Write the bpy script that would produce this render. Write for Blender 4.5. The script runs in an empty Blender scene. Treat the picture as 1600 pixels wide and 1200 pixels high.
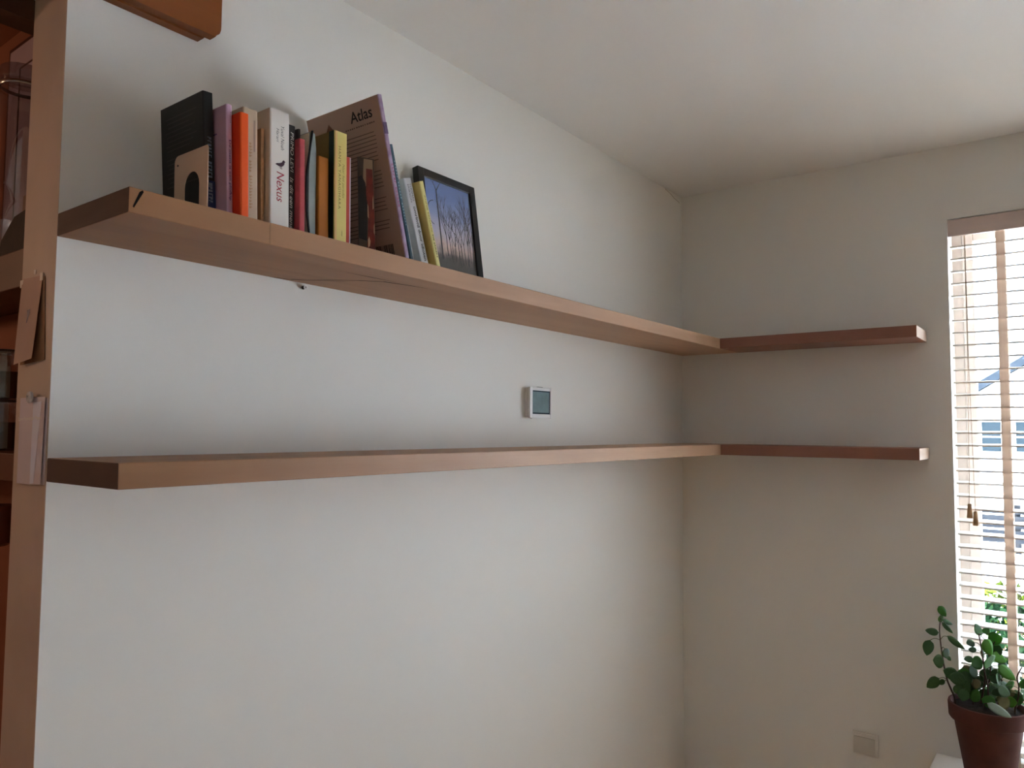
import bpy, bmesh, math, random
from mathutils import Vector, Matrix, Euler
random.seed(7)
C = bpy.context.scene.collection
scene = bpy.context.scene
PI = math.pi

# ------------------------------------------------------------------ camera
cam_d = bpy.data.cameras.new('camera'); cam = bpy.data.objects.new('camera', cam_d); C.objects.link(cam)
yaw, pitch, roll = 0.65059, 0.0595, 0.00776
fwd = Vector((math.cos(pitch)*math.cos(yaw), math.cos(pitch)*math.sin(yaw), math.sin(pitch)))
rt = Vector((math.sin(yaw), -math.cos(yaw), 0)); up = rt.cross(fwd)
r2 = rt*math.cos(roll) + up*math.sin(roll); u2 = -rt*math.sin(roll) + up*math.cos(roll)
M = Matrix((r2, u2, -fwd)).transposed().to_4x4(); M.translation = Vector((-3.06436, -1.40001, 1.5))
cam.matrix_world = M
cam_d.sensor_width = 36; cam_d.lens = 36*1179.94/1600; cam_d.clip_start = 0.02; cam_d.clip_end = 300
scene.camera = cam

# ------------------------------------------------------------------ sky and exposure
world = bpy.data.worlds.new('overcast_sky'); scene.world = world; world.use_nodes = True
bg = world.node_tree.nodes['Background']
wn = world.node_tree
wtc = wn.nodes.new('ShaderNodeTexCoord'); wsx = wn.nodes.new('ShaderNodeSeparateXYZ'); wn.links.new(wtc.outputs['Generated'], wsx.inputs[0])
wmr = wn.nodes.new('ShaderNodeMapRange'); wmr.inputs[1].default_value = 0; wmr.inputs[2].default_value = 1      # overcast: zenith three times the horizon
SKY = 14.4
wmr.inputs[3].default_value = SKY/3; wmr.inputs[4].default_value = SKY; wn.links.new(wsx.outputs['Z'], wmr.inputs[0])
bg.inputs[0].default_value = (0.72, 0.955, 1.21, 1); wn.links.new(wmr.outputs[0], bg.inputs[1])
scene.view_settings.view_transform = 'Standard'; scene.view_settings.look = 'None'
scene.view_settings.exposure = 0.0; scene.view_settings.gamma = 1.0
scene.view_settings.use_curve_mapping = False
sl = bpy.data.lights.new('sun', 'SUN'); sl.energy = 84; sl.angle = math.radians(6); sl.color = (1, 1.01, 1.03)
sun = bpy.data.objects.new('sun', sl); C.objects.link(sun)
sun.rotation_euler = Vector((.03, .58, -.82)).to_track_quat('-Z', 'Y').to_euler()      # hazy sun, high along the street: lights the ground, enters no window
def area(name, loc, rot, sx, sy, power, color, portal=False):
    l = bpy.data.lights.new(name, 'AREA'); l.shape = 'RECTANGLE'; l.size = sx; l.size_y = sy
    l.energy = power; l.color = color
    o = bpy.data.objects.new(name, l); o.location = loc; o.rotation_euler = rot; C.objects.link(o)
    if portal: l.cycles.is_portal = True
    return o
area('window_portal', (0.33, -1.84, 1.32), (0, PI/2, 0), 1.95, 1.75, 1, (1, 1, 1), True)
# the kitchen's own warm lamp, out of view on the other side of the wall
kl = bpy.data.lights.new('kitchen_lamp', 'POINT'); kl.energy = 19; kl.color = (1, .64, .38); kl.shadow_soft_size = .12
ko = bpy.data.objects.new('kitchen_lamp', kl); ko.location = (-3.6, 1.5, 2.0); C.objects.link(ko)
scene.cycles.max_bounces = 12; scene.cycles.diffuse_bounces = 8; scene.cycles.transparent_max_bounces = 16
scene.cycles.use_denoising = True
scene.cycles.sample_clamp_indirect = 0
scene.cycles.caustics_reflective = False; scene.cycles.caustics_refractive = False

# ------------------------------------------------------------------ materials
MATS = {}
def S(c):   # sRGB 0-255 to linear
    return tuple(((v/255)/12.92 if v/255 <= .04045 else ((v/255+.055)/1.055)**2.4) for v in c) + (1,)
def mat(name, col, rough=.6, spec=.3, metal=0, noise=0, scale=20, bump=0, bscale=200, stretch=(1, 1, 1), col2=None, coat=0):
    if name in MATS: return MATS[name]
    m = bpy.data.materials.new(name); m.use_nodes = True; nt = m.node_tree; b = nt.nodes['Principled BSDF']
    c = col if len(col) == 4 else tuple(col)+(1,)
    b.inputs['Base Color'].default_value = c; b.inputs['Roughness'].default_value = rough
    b.inputs['Specular IOR Level'].default_value = spec; b.inputs['Metallic'].default_value = metal
    b.inputs['Coat Weight'].default_value = coat
    if noise or bump:
        tc = nt.nodes.new('ShaderNodeTexCoord'); mp = nt.nodes.new('ShaderNodeMapping'); mp.inputs['Scale'].default_value = stretch
        nt.links.new(tc.outputs['Object'], mp.inputs[0])
    if noise:
        n = nt.nodes.new('ShaderNodeTexNoise'); n.inputs['Scale'].default_value = scale; n.inputs['Detail'].default_value = 6
        nt.links.new(mp.outputs[0], n.inputs['Vector'])
        mx = nt.nodes.new('ShaderNodeMix'); mx.data_type = 'RGBA'
        d = col2 if col2 else tuple(v*(1-noise) for v in c[:3])+(1,)
        d = d if len(d) == 4 else tuple(d)+(1,)
        mr = nt.nodes.new('ShaderNodeMapRange'); mr.inputs[1].default_value = .35; mr.inputs[2].default_value = .65
        nt.links.new(n.outputs['Fac'], mr.inputs[0]); nt.links.new(mr.outputs[0], mx.inputs[0])
        mx.inputs[6].default_value = c; mx.inputs[7].default_value = d
        nt.links.new(mx.outputs[2], b.inputs['Base Color'])
    if bump:
        n2 = nt.nodes.new('ShaderNodeTexNoise'); n2.inputs['Scale'].default_value = bscale; n2.inputs['Detail'].default_value = 4
        nt.links.new(mp.outputs[0], n2.inputs['Vector'])
        bp = nt.nodes.new('ShaderNodeBump'); bp.inputs['Strength'].default_value = bump; bp.inputs['Distance'].default_value = .002
        nt.links.new(n2.outputs['Fac'], bp.inputs['Height']); nt.links.new(bp.outputs[0], b.inputs['Normal'])
    MATS[name] = m; return m
def wood(name, ca, cb, grain='X', rough=.5, scale=5.0, off=0, fine=.35, light_falloff=None):
    """long-grain wood: stretched noise rings plus fine fibre, along the given axis"""
    if name in MATS: return MATS[name]
    m = bpy.data.materials.new(name); m.use_nodes = True; nt = m.node_tree; b = nt.nodes['Principled BSDF']
    L = nt.links.new
    tc = nt.nodes.new('ShaderNodeTexCoord'); mp = nt.nodes.new('ShaderNodeMapping')
    st = {'X': (.09, 1, 1), 'Y': (1, .09, 1), 'Z': (1, 1, .09)}[grain]
    mp.inputs['Scale'].default_value = st; mp.inputs['Location'].default_value = (off, off*.7, off*.3)
    L(tc.outputs['Object'], mp.inputs[0])
    n = nt.nodes.new('ShaderNodeTexNoise'); n.inputs['Scale'].default_value = scale; n.inputs['Detail'].default_value = 3
    n.inputs['Distortion'].default_value = .6
    L(mp.outputs[0], n.inputs['Vector'])
    w = nt.nodes.new('ShaderNodeMath'); w.operation = 'MULTIPLY'; w.inputs[1].default_value = 9
    fr = nt.nodes.new('ShaderNodeMath'); fr.operation = 'PINGPONG'; fr.inputs[1].default_value = 1
    L(n.outputs['Fac'], w.inputs[0]); L(w.outputs[0], fr.inputs[0])
    n2 = nt.nodes.new('ShaderNodeTexNoise'); n2.inputs['Scale'].default_value = scale*30; n2.inputs['Detail'].default_value = 5
    L(mp.outputs[0], n2.inputs['Vector'])
    ad = nt.nodes.new('ShaderNodeMix'); ad.data_type = 'FLOAT'; ad.inputs[0].default_value = fine
    L(fr.outputs[0], ad.inputs[2]); L(n2.outputs['Fac'], ad.inputs[3])
    mx = nt.nodes.new('ShaderNodeMix'); mx.data_type = 'RGBA'
    mx.inputs[6].default_value = ca; mx.inputs[7].default_value = cb
    L(ad.outputs[0], mx.inputs[0]); L(mx.outputs[2], b.inputs['Base Color'])
    if light_falloff:      # window light falloff painted into the plank's colour: tint at x0, none at x1
        x0, x1, tint = light_falloff
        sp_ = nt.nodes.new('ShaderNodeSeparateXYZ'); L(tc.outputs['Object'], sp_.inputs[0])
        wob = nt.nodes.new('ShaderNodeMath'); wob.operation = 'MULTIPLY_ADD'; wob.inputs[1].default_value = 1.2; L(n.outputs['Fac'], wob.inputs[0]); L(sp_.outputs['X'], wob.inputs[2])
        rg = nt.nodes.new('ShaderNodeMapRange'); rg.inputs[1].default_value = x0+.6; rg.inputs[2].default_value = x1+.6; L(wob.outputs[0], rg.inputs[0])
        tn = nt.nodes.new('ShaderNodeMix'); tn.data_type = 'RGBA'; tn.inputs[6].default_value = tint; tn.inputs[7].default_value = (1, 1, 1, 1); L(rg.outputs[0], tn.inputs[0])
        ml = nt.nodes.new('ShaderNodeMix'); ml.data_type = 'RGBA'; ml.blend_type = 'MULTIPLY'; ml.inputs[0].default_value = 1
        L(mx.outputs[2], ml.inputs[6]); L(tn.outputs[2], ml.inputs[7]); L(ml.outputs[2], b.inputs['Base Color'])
    bp = nt.nodes.new('ShaderNodeBump'); bp.inputs['Strength'].default_value = .12; bp.inputs['Distance'].default_value = .001
    L(n2.outputs['Fac'], bp.inputs['Height']); L(bp.outputs[0], b.inputs['Normal'])
    b.inputs['Roughness'].default_value = rough; b.inputs['Specular IOR Level'].default_value = .3
    MATS[name] = m; return m
def glass(name, tint=(1, 1, 1, 1), refl=.08, rough=0.0):
    if name in MATS: return MATS[name]
    m = bpy.data.materials.new(name); m.use_nodes = True; nt = m.node_tree
    nt.nodes.remove(nt.nodes['Principled BSDF']); out = nt.nodes['Material Output']
    t = nt.nodes.new('ShaderNodeBsdfTransparent'); t.inputs[0].default_value = tint
    g = nt.nodes.new('ShaderNodeBsdfGlossy'); g.inputs['Roughness'].default_value = rough
    lw = nt.nodes.new('ShaderNodeLayerWeight'); lw.inputs[0].default_value = .25
    mr = nt.nodes.new('ShaderNodeMapRange'); mr.inputs[3].default_value = refl; mr.inputs[4].default_value = .7
    nt.links.new(lw.outputs['Facing'], mr.inputs[0])
    pw = nt.nodes.new('ShaderNodeMath'); pw.operation = 'POWER'; pw.inputs[1].default_value = 1.6
    nt.links.new(mr.outputs[0], pw.inputs[0])
    mx = nt.nodes.new('ShaderNodeMixShader'); nt.links.new(pw.outputs[0], mx.inputs[0])
    nt.links.new(t.outputs[0], mx.inputs[1]); nt.links.new(g.outputs[0], mx.inputs[2]); nt.links.new(mx.outputs[0], out.inputs[0])
    MATS[name] = m; return m

def add_translucent(m, c, fac):
    nt = m.node_tree; b = nt.nodes['Principled BSDF']; out = nt.nodes['Material Output']
    t = nt.nodes.new('ShaderNodeBsdfTranslucent'); t.inputs[0].default_value = c
    mx = nt.nodes.new('ShaderNodeMixShader'); mx.inputs[0].default_value = fac
    nt.links.new(b.outputs[0], mx.inputs[1]); nt.links.new(t.outputs[0], mx.inputs[2]); nt.links.new(mx.outputs[0], out.inputs[0]); return m
wall_paint = mat('wall_paint', (.80, .785, .745), .85, .2, bump=.12, bscale=90)
ceil_paint = mat('ceiling_paint', (.87, .865, .85), .9, .15, bump=.1, bscale=70)
jamb_paint = mat('jamb_paint', (.58, .44, .35), .6, .3, noise=.12, scale=6)
kitchen_paint = mat('kitchen_orange_paint', (.25, .085, .045), .8, .2, noise=.15, scale=4)
white_gloss = mat('white_gloss_paint', (.82, .80, .75), .35, .4); frame_paint = mat('window_frame_paint', (.54, .47, .42), .5, .3)
oak = wood('shelf_oak', (.63, .41, .27, 1), (.50, .31, .195, 1), 'X', .5, light_falloff=(-2.5, -.6, (.50, .35, .20, 1)))
oak_b = wood('shelf_oak_second', (.63, .42, .28, 1), (.50, .31, .20, 1), 'X', .5, off=3.1, light_falloff=(-2.5, -.6, (.50, .36, .21, 1)))
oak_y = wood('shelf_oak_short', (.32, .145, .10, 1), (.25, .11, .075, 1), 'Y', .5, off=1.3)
beam_wood = wood('beam_wood', (.29, .088, .021, 1), (.21, .06, .013, 1), 'X', .45, off=2)
dark_wood = wood('dark_wood', (.09, .04, .022, 1), (.06, .026, .015, 1), 'X', .55)
dark_wood_y = wood('dark_wood_board', (.14, .052, .028, 1), (.10, .036, .02, 1), 'Y', .5)
floor_wood = wood('floor_wood', (.66, .45, .27, 1), (.58, .38, .21, 1), 'X', .4)
black_mark = mat('black_mark', (.012, .01, .009), .8, .1)
page_m = mat('book_pages', (.72, .66, .52), .9, .1, noise=.15, scale=300, stretch=(6, 1, 1))

# ------------------------------------------------------------------ mesh helpers
def link(name, me, m=None, parent=None, loc=None, rot=None):
    o = bpy.data.objects.new(name, me); C.objects.link(o)
    if m is not None:
        for x in (m if isinstance(m, (list, tuple)) else [m]): o.data.materials.append(x)
    if parent: o.parent = parent
    if loc is not None: o.location = loc
    if rot is not None: o.rotation_euler = rot
    return o
def obj(name, bm, m=None, parent=None, loc=None, rot=None, smooth=False):
    me = bpy.data.meshes.new(name)
    bmesh.ops.recalc_face_normals(bm, faces=bm.faces)
    bm.to_mesh(me); bm.free()
    if smooth:
        me.polygons.foreach_set('use_smooth', [True]*len(me.polygons)); me.update()
        if smooth != 'all': me.set_sharp_from_angle(angle=math.radians(40))
    return link(name, me, m, parent, loc, rot)
def tag(o, label=None, cat=None, group=None, kind=None):
    if label: o['label'] = label
    if cat: o['category'] = cat
    if group: o['group'] = group
    if kind: o['kind'] = kind
    return o
def thing(name, label, cat, loc=(0, 0, 0), rot=(0, 0, 0), group=None):
    o = bpy.data.objects.new(name, None); o.empty_display_size = .05; C.objects.link(o); o.location = loc; o.rotation_euler = rot
    return tag(o, label, cat, group)
def box(bm, x0, x1, y0, y1, z0, z1, bev=0, seg=2):
    vs = [bm.verts.new((x, y, z)) for x in (x0, x1) for y in (y0, y1) for z in (z0, z1)]
    idx = [(0, 1, 3, 2), (4, 6, 7, 5), (0, 4, 5, 1), (2, 3, 7, 6), (0, 2, 6, 4), (1, 5, 7, 3)]
    fs = [bm.faces.new([vs[i] for i in f]) for f in idx]
    if bev:
        es = list({e for f in fs for e in f.edges})
        bmesh.ops.bevel(bm, geom=es, offset=bev, segments=seg, profile=.5, affect='EDGES')
    return bm
def bx(*a, **k): return box(bmesh.new(), *a, **k)
def prism(pts, axis, a, b, bm=None):
    """polygon (2-D) extruded from a to b along an axis"""
    bm = bm or bmesh.new()
    def P(p, t): return {'x': (t, p[0], p[1]), 'y': (p[0], t, p[1]), 'z': (p[0], p[1], t)}[axis]
    A = [bm.verts.new(P(p, a)) for p in pts]; B = [bm.verts.new(P(p, b)) for p in pts]
    n = len(pts); side = []
    for i in range(n): side.append(bm.faces.new((A[i], A[(i+1) % n], B[(i+1) % n], B[i])))
    bm.faces.new(A[::-1]); bm.faces.new(B)
    return bm, side
def lathe(prof, n=32, bm=None, cap0=True, cap1=False, cx=0, cy=0):
    bm = bm or bmesh.new(); rings = []
    for r, z in prof:
        rings.append([bm.verts.new((cx+r*math.cos(2*PI*i/n), cy+r*math.sin(2*PI*i/n), z)) for i in range(n)])
    for a, b in zip(rings, rings[1:]):
        for i in range(n): bm.faces.new((a[i], a[(i+1) % n], b[(i+1) % n], b[i]))
    if cap0: bm.faces.new(rings[0][::-1])
    if cap1: bm.faces.new(rings[-1])
    return bm
def tube(pts, r, n=8, bm=None, r1=None):
    bm = bm or bmesh.new(); pts = [Vector(p) for p in pts]; rings = []
    for k, p in enumerate(pts):
        d = (pts[min(k+1, len(pts)-1)] - pts[max(k-1, 0)]).normalized()
        a = d.orthogonal().normalized() if k == 0 else (rings_a - d*rings_a.dot(d)).normalized()
        rings_a = a; b = d.cross(a); rr = r if r1 is None else r + (r1-r)*k/(len(pts)-1)
        rings.append([bm.verts.new(p + (a*math.cos(2*PI*i/n) + b*math.sin(2*PI*i/n))*rr) for i in range(n)])
    for A, B in zip(rings, rings[1:]):
        for i in range(n): bm.faces.new((A[i], A[(i+1) % n], B[(i+1) % n], B[i]))
    bm.faces.new(rings[0][::-1]); bm.faces.new(rings[-1])
    return bm
def text_mesh(body, length, height, shear=0.0, bold=0.0, spacing=1.0, thick=.0002):
    """letters as a flat mesh, left-bottom at the origin, stretched to length x height"""
    cu = bpy.data.curves.new('lettering', 'FONT'); cu.body = body; cu.size = 1; cu.shear = shear; cu.offset = bold
    cu.space_character = spacing; cu.extrude = 0; cu.resolution_u = 3
    o = bpy.data.objects.new('lettering', cu); C.objects.link(o)
    dg = bpy.context.evaluated_depsgraph_get(); dg.update()
    me = bpy.data.meshes.new_from_object(o.evaluated_get(dg))
    bpy.data.objects.remove(o); bpy.data.curves.remove(cu)
    xs = [v.co.x for v in me.vertices]; ys = [v.co.y for v in me.vertices]
    sx = length/(max(xs)-min(xs)); sy = height/(max(ys)-min(ys)); x0, y0 = min(xs), min(ys)
    for v in me.vertices: v.co = ((v.co.x-x0)*sx, (v.co.y-y0)*sy, 0)
    return me
# rotation matrices for print: spine reads top to bottom facing -y; left board faces -x
ROT_SPINE = Matrix(((0, 1, 0), (0, 0, -1), (-1, 0, 0)))
ROT_LEFT = Matrix(((0, 0, -1), (-1, 0, 0), (0, 1, 0)))
ROT_FRONT = Matrix(((1, 0, 0), (0, 0, -1), (0, 1, 0)))   # upright, facing -y
def put(o, R, loc):
    m = R.to_4x4(); m.translation = Vector(loc); o.matrix_local = m; return o
def lettering(parent, name, body, length, height, R, loc, m, **k):
    return put(link(name, text_mesh(body, length, height, **k), m, parent), R, loc)
def bars(rects):
    """flat printed strokes: list of (x0,x1,y0,y1) in the print's own plane"""
    bm = bmesh.new()
    for x0, x1, y0, y1 in rects:
        bm.faces.new([bm.verts.new((x, y, 0)) for x, y in ((x0, y0), (x1, y0), (x1, y1), (x0, y1))])
    return bm

# ================================================================== THE ROOM
L = 2.5201; H = 2.528; ZS = 1.8645; ZL = 1.445; T = .04
XW, YB = -6.0, -4.6
WY0, WY1, WZ0, WZ1 = -2.66, -1.021, .352, 2.262        # hole of the window in the right wall
bm = bx(-L+.0008, 0, 0, .14, 0, H)
tag(obj('wall_left', bm, wall_paint), kind='structure')
bm = bmesh.new()
box(bm, 0, .30, WY1, .14, 0, H); box(bm, 0, .30, YB, WY0, 0, H)
box(bm, 0, .30, WY0, WY1, 0, WZ0); box(bm, 0, .30, WY0, WY1, WZ1, H)
tag(obj('wall_right', bm, wall_paint), kind='structure')
tag(obj('wall_back', bx(XW, .3, YB-.2, YB, 0, H), wall_paint), kind='structure')
tag(obj('wall_far', bx(XW-.2, XW, YB-.2, 3.2, 0, H), wall_paint), kind='structure')
tag(obj('ceiling', bx(XW-.2, .3, YB-.2, 3.2, H, H+.2), ceil_paint), kind='structure')
tag(obj('floor', bx(XW-.2, .3, YB-.2, 3.2, -.1, 0), floor_wood), kind='structure')
tag(obj('trim_1', bx(-L, -L+.0008, 0, .1405, 0, 2.292), jamb_paint), kind='structure')
bm = bmesh.new(); box(bm, XW, -L, .0, .14, 2.292, H); box(bm, XW, -4.4, 0, .14, 0, 2.292)
tag(obj('wall_lintel', bm, wall_paint), kind='structure')
# the kitchen behind the opening
bm = bx(-2.33, -2.2, .1405, 3.0, 0, H)
tag(obj('wall_kitchen_side', bm, kitchen_paint), kind='structure')
tag(obj('wall_kitchen_back', bx(XW, -2.2, 3.0, 3.2, 0, H), kitchen_paint), kind='structure')
tag(obj('ceiling_kitchen', bx(XW, -2.2, .1405, 3.0, H-.012, H-.0005), kitchen_paint), kind='structure')
# hairline settlement crack where the walls and the ceiling meet
bm = bmesh.new(); tube([(-.16, -.001, H-.003), (-.11, -.002, H-.012), (-.07, -.001, H-.022), (-.02, -.002, H-.03)], .0008, 5, bm)
tag(obj('trim_2', bm, mat('crack_brown', (.35, .3, .24), .9)), kind='structure')

# ------------------------------------------------------------------ window in the right wall
FX0, FX1 = .10, .17
wf = bmesh.new()
box(wf, FX0+.02, FX1, WY0, WY0+.03, WZ0, WZ1); box(wf, FX0+.02, FX1, WY1-.03, WY1, WZ0, WZ1)
box(wf, FX0+.02, FX1, WY0+.03, WY1-.03, WZ1-.03, WZ1); box(wf, FX0+.02, FX1, WY0+.03, WY1-.03, WZ0, WZ0+.06)
win = tag(obj('window_1', wf, frame_paint), kind='structure')
def sash(y0, y1):
    s = bmesh.new(); z0, z1 = WZ0+.06, WZ1-.03; w = .036
    box(s, FX0+.012, FX1-.01, y0, y0+w, z0, z1, .003); box(s, FX0+.012, FX1-.01, y1-w, y1, z0, z1, .003)
    box(s, FX0+.012, FX1-.01, y0+w, y1-w, z1-.035, z1, .003); box(s, FX0+.012, FX1-.01, y0+w, y1-w, z0, z0+w, .003)
    so = obj('sash', s, frame_paint, win)
    obj('pane', bx(.138, .142, y0+w-.004, y1-w+.004, z0+w-.004, z1-.031), glass('window_glass'), so)
mid = (WY0+WY1)/2
box(wf2 := bmesh.new(), FX0+.02, FX1, mid-.03, mid+.03, WZ0+.06, WZ1-.03); obj('mullion', wf2, white_gloss, win)
sash(WY0+.031, mid-.031); sash(mid+.031, WY1-.031)
obj('window_sill', bx(-.235, FX0+.02, WY0-.075, -.945, WZ0-.006, .38, .004), white_gloss, win)

# ------------------------------------------------------------------ outside
pave = mat('street_paving', (.74, .77, .80), .9, .2, noise=.12, scale=3)
tag(obj('ground', bx(-30, 80, -40, 40, -.35, -.15), pave), kind='structure')
render_white = mat('white_render', (.80, .80, .79), .9, .1, noise=.05, scale=2)
slate = mat('blue_grey_fascia', (.028, .035, .044), .9, .02, noise=.2, scale=5)
pane_far = mat('far_window_pane', (.020, .028, .033), .8, .02)
hs = thing('house', 'white rendered house with blue-grey gable edges seen far through the blind', 'house', (32, 0, -.15))
prof = [(3.2, 0), (3.2, 2.5), (-.6, 4.9), (-4.4, 2.5), (-4.4, 0)]
bm, _ = prism(prof, 'x', 0, 7); obj('wall', bm, render_white, hs)
for a, b in (((3.5, 2.35), (-.6, 4.95)), ((-4.7, 2.35), (-.6, 4.95))):
    bm, _ = prism([a, b, (b[0], b[1]+.34), (a[0], a[1]+.34)], 'x', -.25, 7.2); obj('roof', bm, slate, hs)
for y0, y1 in ((1.28, 1.92), (-.02, .80), (-1.5, -.7), (-3.2, -2.4)):
    f = bmesh.new()
    for (a, b, c, d) in ((y0-.07, y0, .85, 2.15), (y1, y1+.07, .85, 2.15), (y0, y1, 2.08, 2.15), (y0, y1, .85, .92), (y0, y1, 1.46, 1.52)):
        box(f, -.06, .02, a, b, c, d)
    fo = obj('window', f, white_gloss, hs); obj('pane', bx(-.02, .01, y0, y1, .92, 2.08), pane_far, fo)
fw_ = wood('weathered_rail', (.012, .014, .018, 1), (.006, .007, .009, 1), 'Y', .95)
fn = thing('garden_fence', 'low dark horizontal rail fence outside the window, before the white house', 'fence', (9.4, -1.0, -.15))
for k in range(5): obj('rail', bx(-.02, .02, -2.2, 1.25, .14+k*.1, .21+k*.1), fw_, fn)
for y in (-2.15, -1.2, -.2, .4, 1.2): obj('post', bx(.02, .09, y-.04, y+.04, 0, .66), fw_, fn)
leaf_out = mat('hedge_leaf_green', (.006, .018, .007), .8, .02); leaf_out2 = mat('hedge_leaf_lime', (.035, .05, .006), .8, .02)
def shrub(name, label, cx, cy, rx, ry, h, n, m, group=None):
    t = thing(name, label, 'shrub', (cx, cy, -.15), group=group)
    st = bmesh.new()
    for k in range(7):
        a = k*2*PI/7; tube([(0, 0, 0), (rx*.4*math.cos(a), ry*.4*math.sin(a), h*.45), (rx*.7*math.cos(a), ry*.7*math.sin(a), h*.8)], .012, 6, st, .005)
    obj('stem', st, mat('shrub_bark', (.12, .08, .05), .9), t)
    bm = bmesh.new()
    for k in range(n):
        u, v = random.uniform(0, 2*PI), math.acos(random.uniform(-1, 1)); q = random.uniform(.55, 1)**.5
        c = Vector((rx*q*math.sin(v)*math.cos(u), ry*q*math.sin(v)*math.sin(u), h*.56 + h*.44*q*math.cos(v)))
        d = Vector((random.gauss(0, 1), random.gauss(0, 1), random.gauss(.2, 1))).normalized(); e = d.orthogonal().normalized()
        l, w = random.uniform(.025, .045), random.uniform(.012, .02)
        bm.faces.new([bm.verts.new(c+d*l*s+e*w*q2) for s, q2 in ((-1, 0), (-.2, 1), (1, 0), (-.2, -1))])
    f = obj('foliage', bm, m, t); f['kind'] = 'stuff'
shrub('garden_shrub', 'dark green leafy shrub outside, low behind the blind above the potted plant', 2.3, -.99, .32, .5, .66, 1500, leaf_out)
shrub('garden_shrub', 'yellow-green shrub outside, showing just over the dark green shrub', 3.1, -.90, .35, .55, .62, 1300, leaf_out2)

# ================================================================== SHELVES
def crack(parent, pts, w, name='crack'):
    bm = bmesh.new(); tube(pts, w, 5, bm); return obj(name, bm, black_mark, parent)
D, DR, RL = .251, .1983, .9478
end_dark = wood('end_grain', (.105, .057, .044, 1), (.078, .042, .032, 1), 'Y', .7, scale=9)
end_pale = wood('end_grain_pale', (.62, .47, .37, 1), (.54, .40, .30, 1), 'X', .6, scale=9)
def board(x0, x1, y0, y1, z1, m, me, nrm):
    o = obj('wall_shelf', bx(x0, x1, y0, y1, z1-T, z1, .0015), [m, me])
    for f in o.data.polygons:
        if f.normal.dot(Vector(nrm)) > .9: f.material_index = 1
    return o
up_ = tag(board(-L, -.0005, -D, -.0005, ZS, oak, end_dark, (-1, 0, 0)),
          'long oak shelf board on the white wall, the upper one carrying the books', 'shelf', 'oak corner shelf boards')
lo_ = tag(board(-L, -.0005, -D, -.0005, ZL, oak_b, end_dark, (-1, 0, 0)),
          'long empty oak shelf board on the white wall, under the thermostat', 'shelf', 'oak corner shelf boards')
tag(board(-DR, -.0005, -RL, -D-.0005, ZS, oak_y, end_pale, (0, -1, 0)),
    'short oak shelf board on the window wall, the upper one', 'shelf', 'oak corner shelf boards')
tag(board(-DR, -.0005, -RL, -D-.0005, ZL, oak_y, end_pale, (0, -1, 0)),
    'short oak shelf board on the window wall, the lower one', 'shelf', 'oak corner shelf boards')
# dark split near the upper board's left end, seam in its front edge, crack in its underside, bark chip at the wall
bm, _ = prism([(-2.5137, ZS-.030), (-2.5118, ZS-.0315), (-2.5030, ZS-.014), (-2.4978, ZS-.004), (-2.4995, ZS-.0015), (-2.504, ZS-.005), (-2.5068, ZS-.012)], 'y', -D-.0006, -D+.002)
obj('split', bm, black_mark, up_)
obj('seam', bx(-2.2710, -2.2692, -D-.0005, -D+.001, ZS-T+.001, ZS-.001), mat('seam_brown', (.30, .17, .09), .7), up_)
zb = ZS-T-.0004
bm = bmesh.new()
for pts, w in (([(-2.10, -.004), (-2.0581, -.0145), (-2.0128, -.0668), (-1.959, -.131), (-1.9163, -.1668), (-1.8513, -.1815), (-1.80, -.190)], .0042),
               ([(-2.085, -.002), (-2.03, -.030), (-1.99, -.078), (-1.955, -.115)], .0028), ([(-2.0345, -.1773), (-1.9669, -.181), (-1.8947, -.1849)], .0022)):
    n = len(pts)-1
    for k, (a, b) in enumerate(zip(pts, pts[1:])):
        w0, w1 = w*max(.15, math.sin(PI*(k+.01)/n)**.6), w*max(.15, math.sin(PI*(k+1)/n)**.6)
        bm.faces.new([bm.verts.new((x, y, zb)) for x, y in ((a[0], a[1]-w0), (b[0], b[1]-w1), (b[0], b[1]+w1), (a[0], a[1]+w0))])
obj('underside_crack', bm, mat('underside_crack_brown', (.09, .045, .025), .8), up_)
bm, _ = prism([(-2.5195, ZS-.002), (-2.50, ZS+.006), (-2.478, ZS+.0085), (-2.470, ZS+.004), (-2.46, ZS-.002)], 'y', -.055, -.035)
obj('bark_chip', bm, mat('bark_brown', (.08, .045, .03), .9), up_)

# ------------------------------------------------------------------ beam at the top left, sawn end with a chipped corner
bt = thing('wooden_beam', 'orange-brown wooden beam end fixed to the wall above the books', 'beam', (-2.2515, 0, 2.2745))
bm, _ = prism([(-1.9, 0), (-.012, 0), (-.009, .006), (-.003, .010), (-.0005, .018), (0, .024), (0, .2495), (-1.9, .2495)], 'y', -.042, -.022)
obj('front_board', bm, beam_wood, bt)
bm, _ = prism([(-1.9, -.003), (-.026, -.003), (-.020, .004), (-.018, .012), (-.004, .014), (-.004, .2495), (-1.9, .2495)], 'y', -.0205, -.0005)
obj('back_board', bm, beam_wood, bt)

# ------------------------------------------------------------------ little wall plug under the upper shelf
sp = thing('wall_plug', 'small dark wall plug with white rim below the upper shelf', 'screw', (-2.0074, 0, 1.8145))
bm = lathe([(.0040, 0), (.0040, .009)], 16, cap1=True); bmesh.ops.rotate(bm, verts=bm.verts, matrix=Matrix.Rotation(PI/2, 3, 'X')); obj('plug', bm, black_mark, sp)
bm = lathe([(.0022, .0092), (.0052, .0092), (.0055, .0105), (.0052, .0118), (.0022, .0118), (.0022, .0092)], 20, cap0=False); bmesh.ops.rotate(bm, verts=bm.verts, matrix=Matrix.Rotation(PI/2, 3, 'X'))
obj('rim', bm, mat('white_plastic', (.92, .92, .92), .35, .5), sp)

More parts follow.
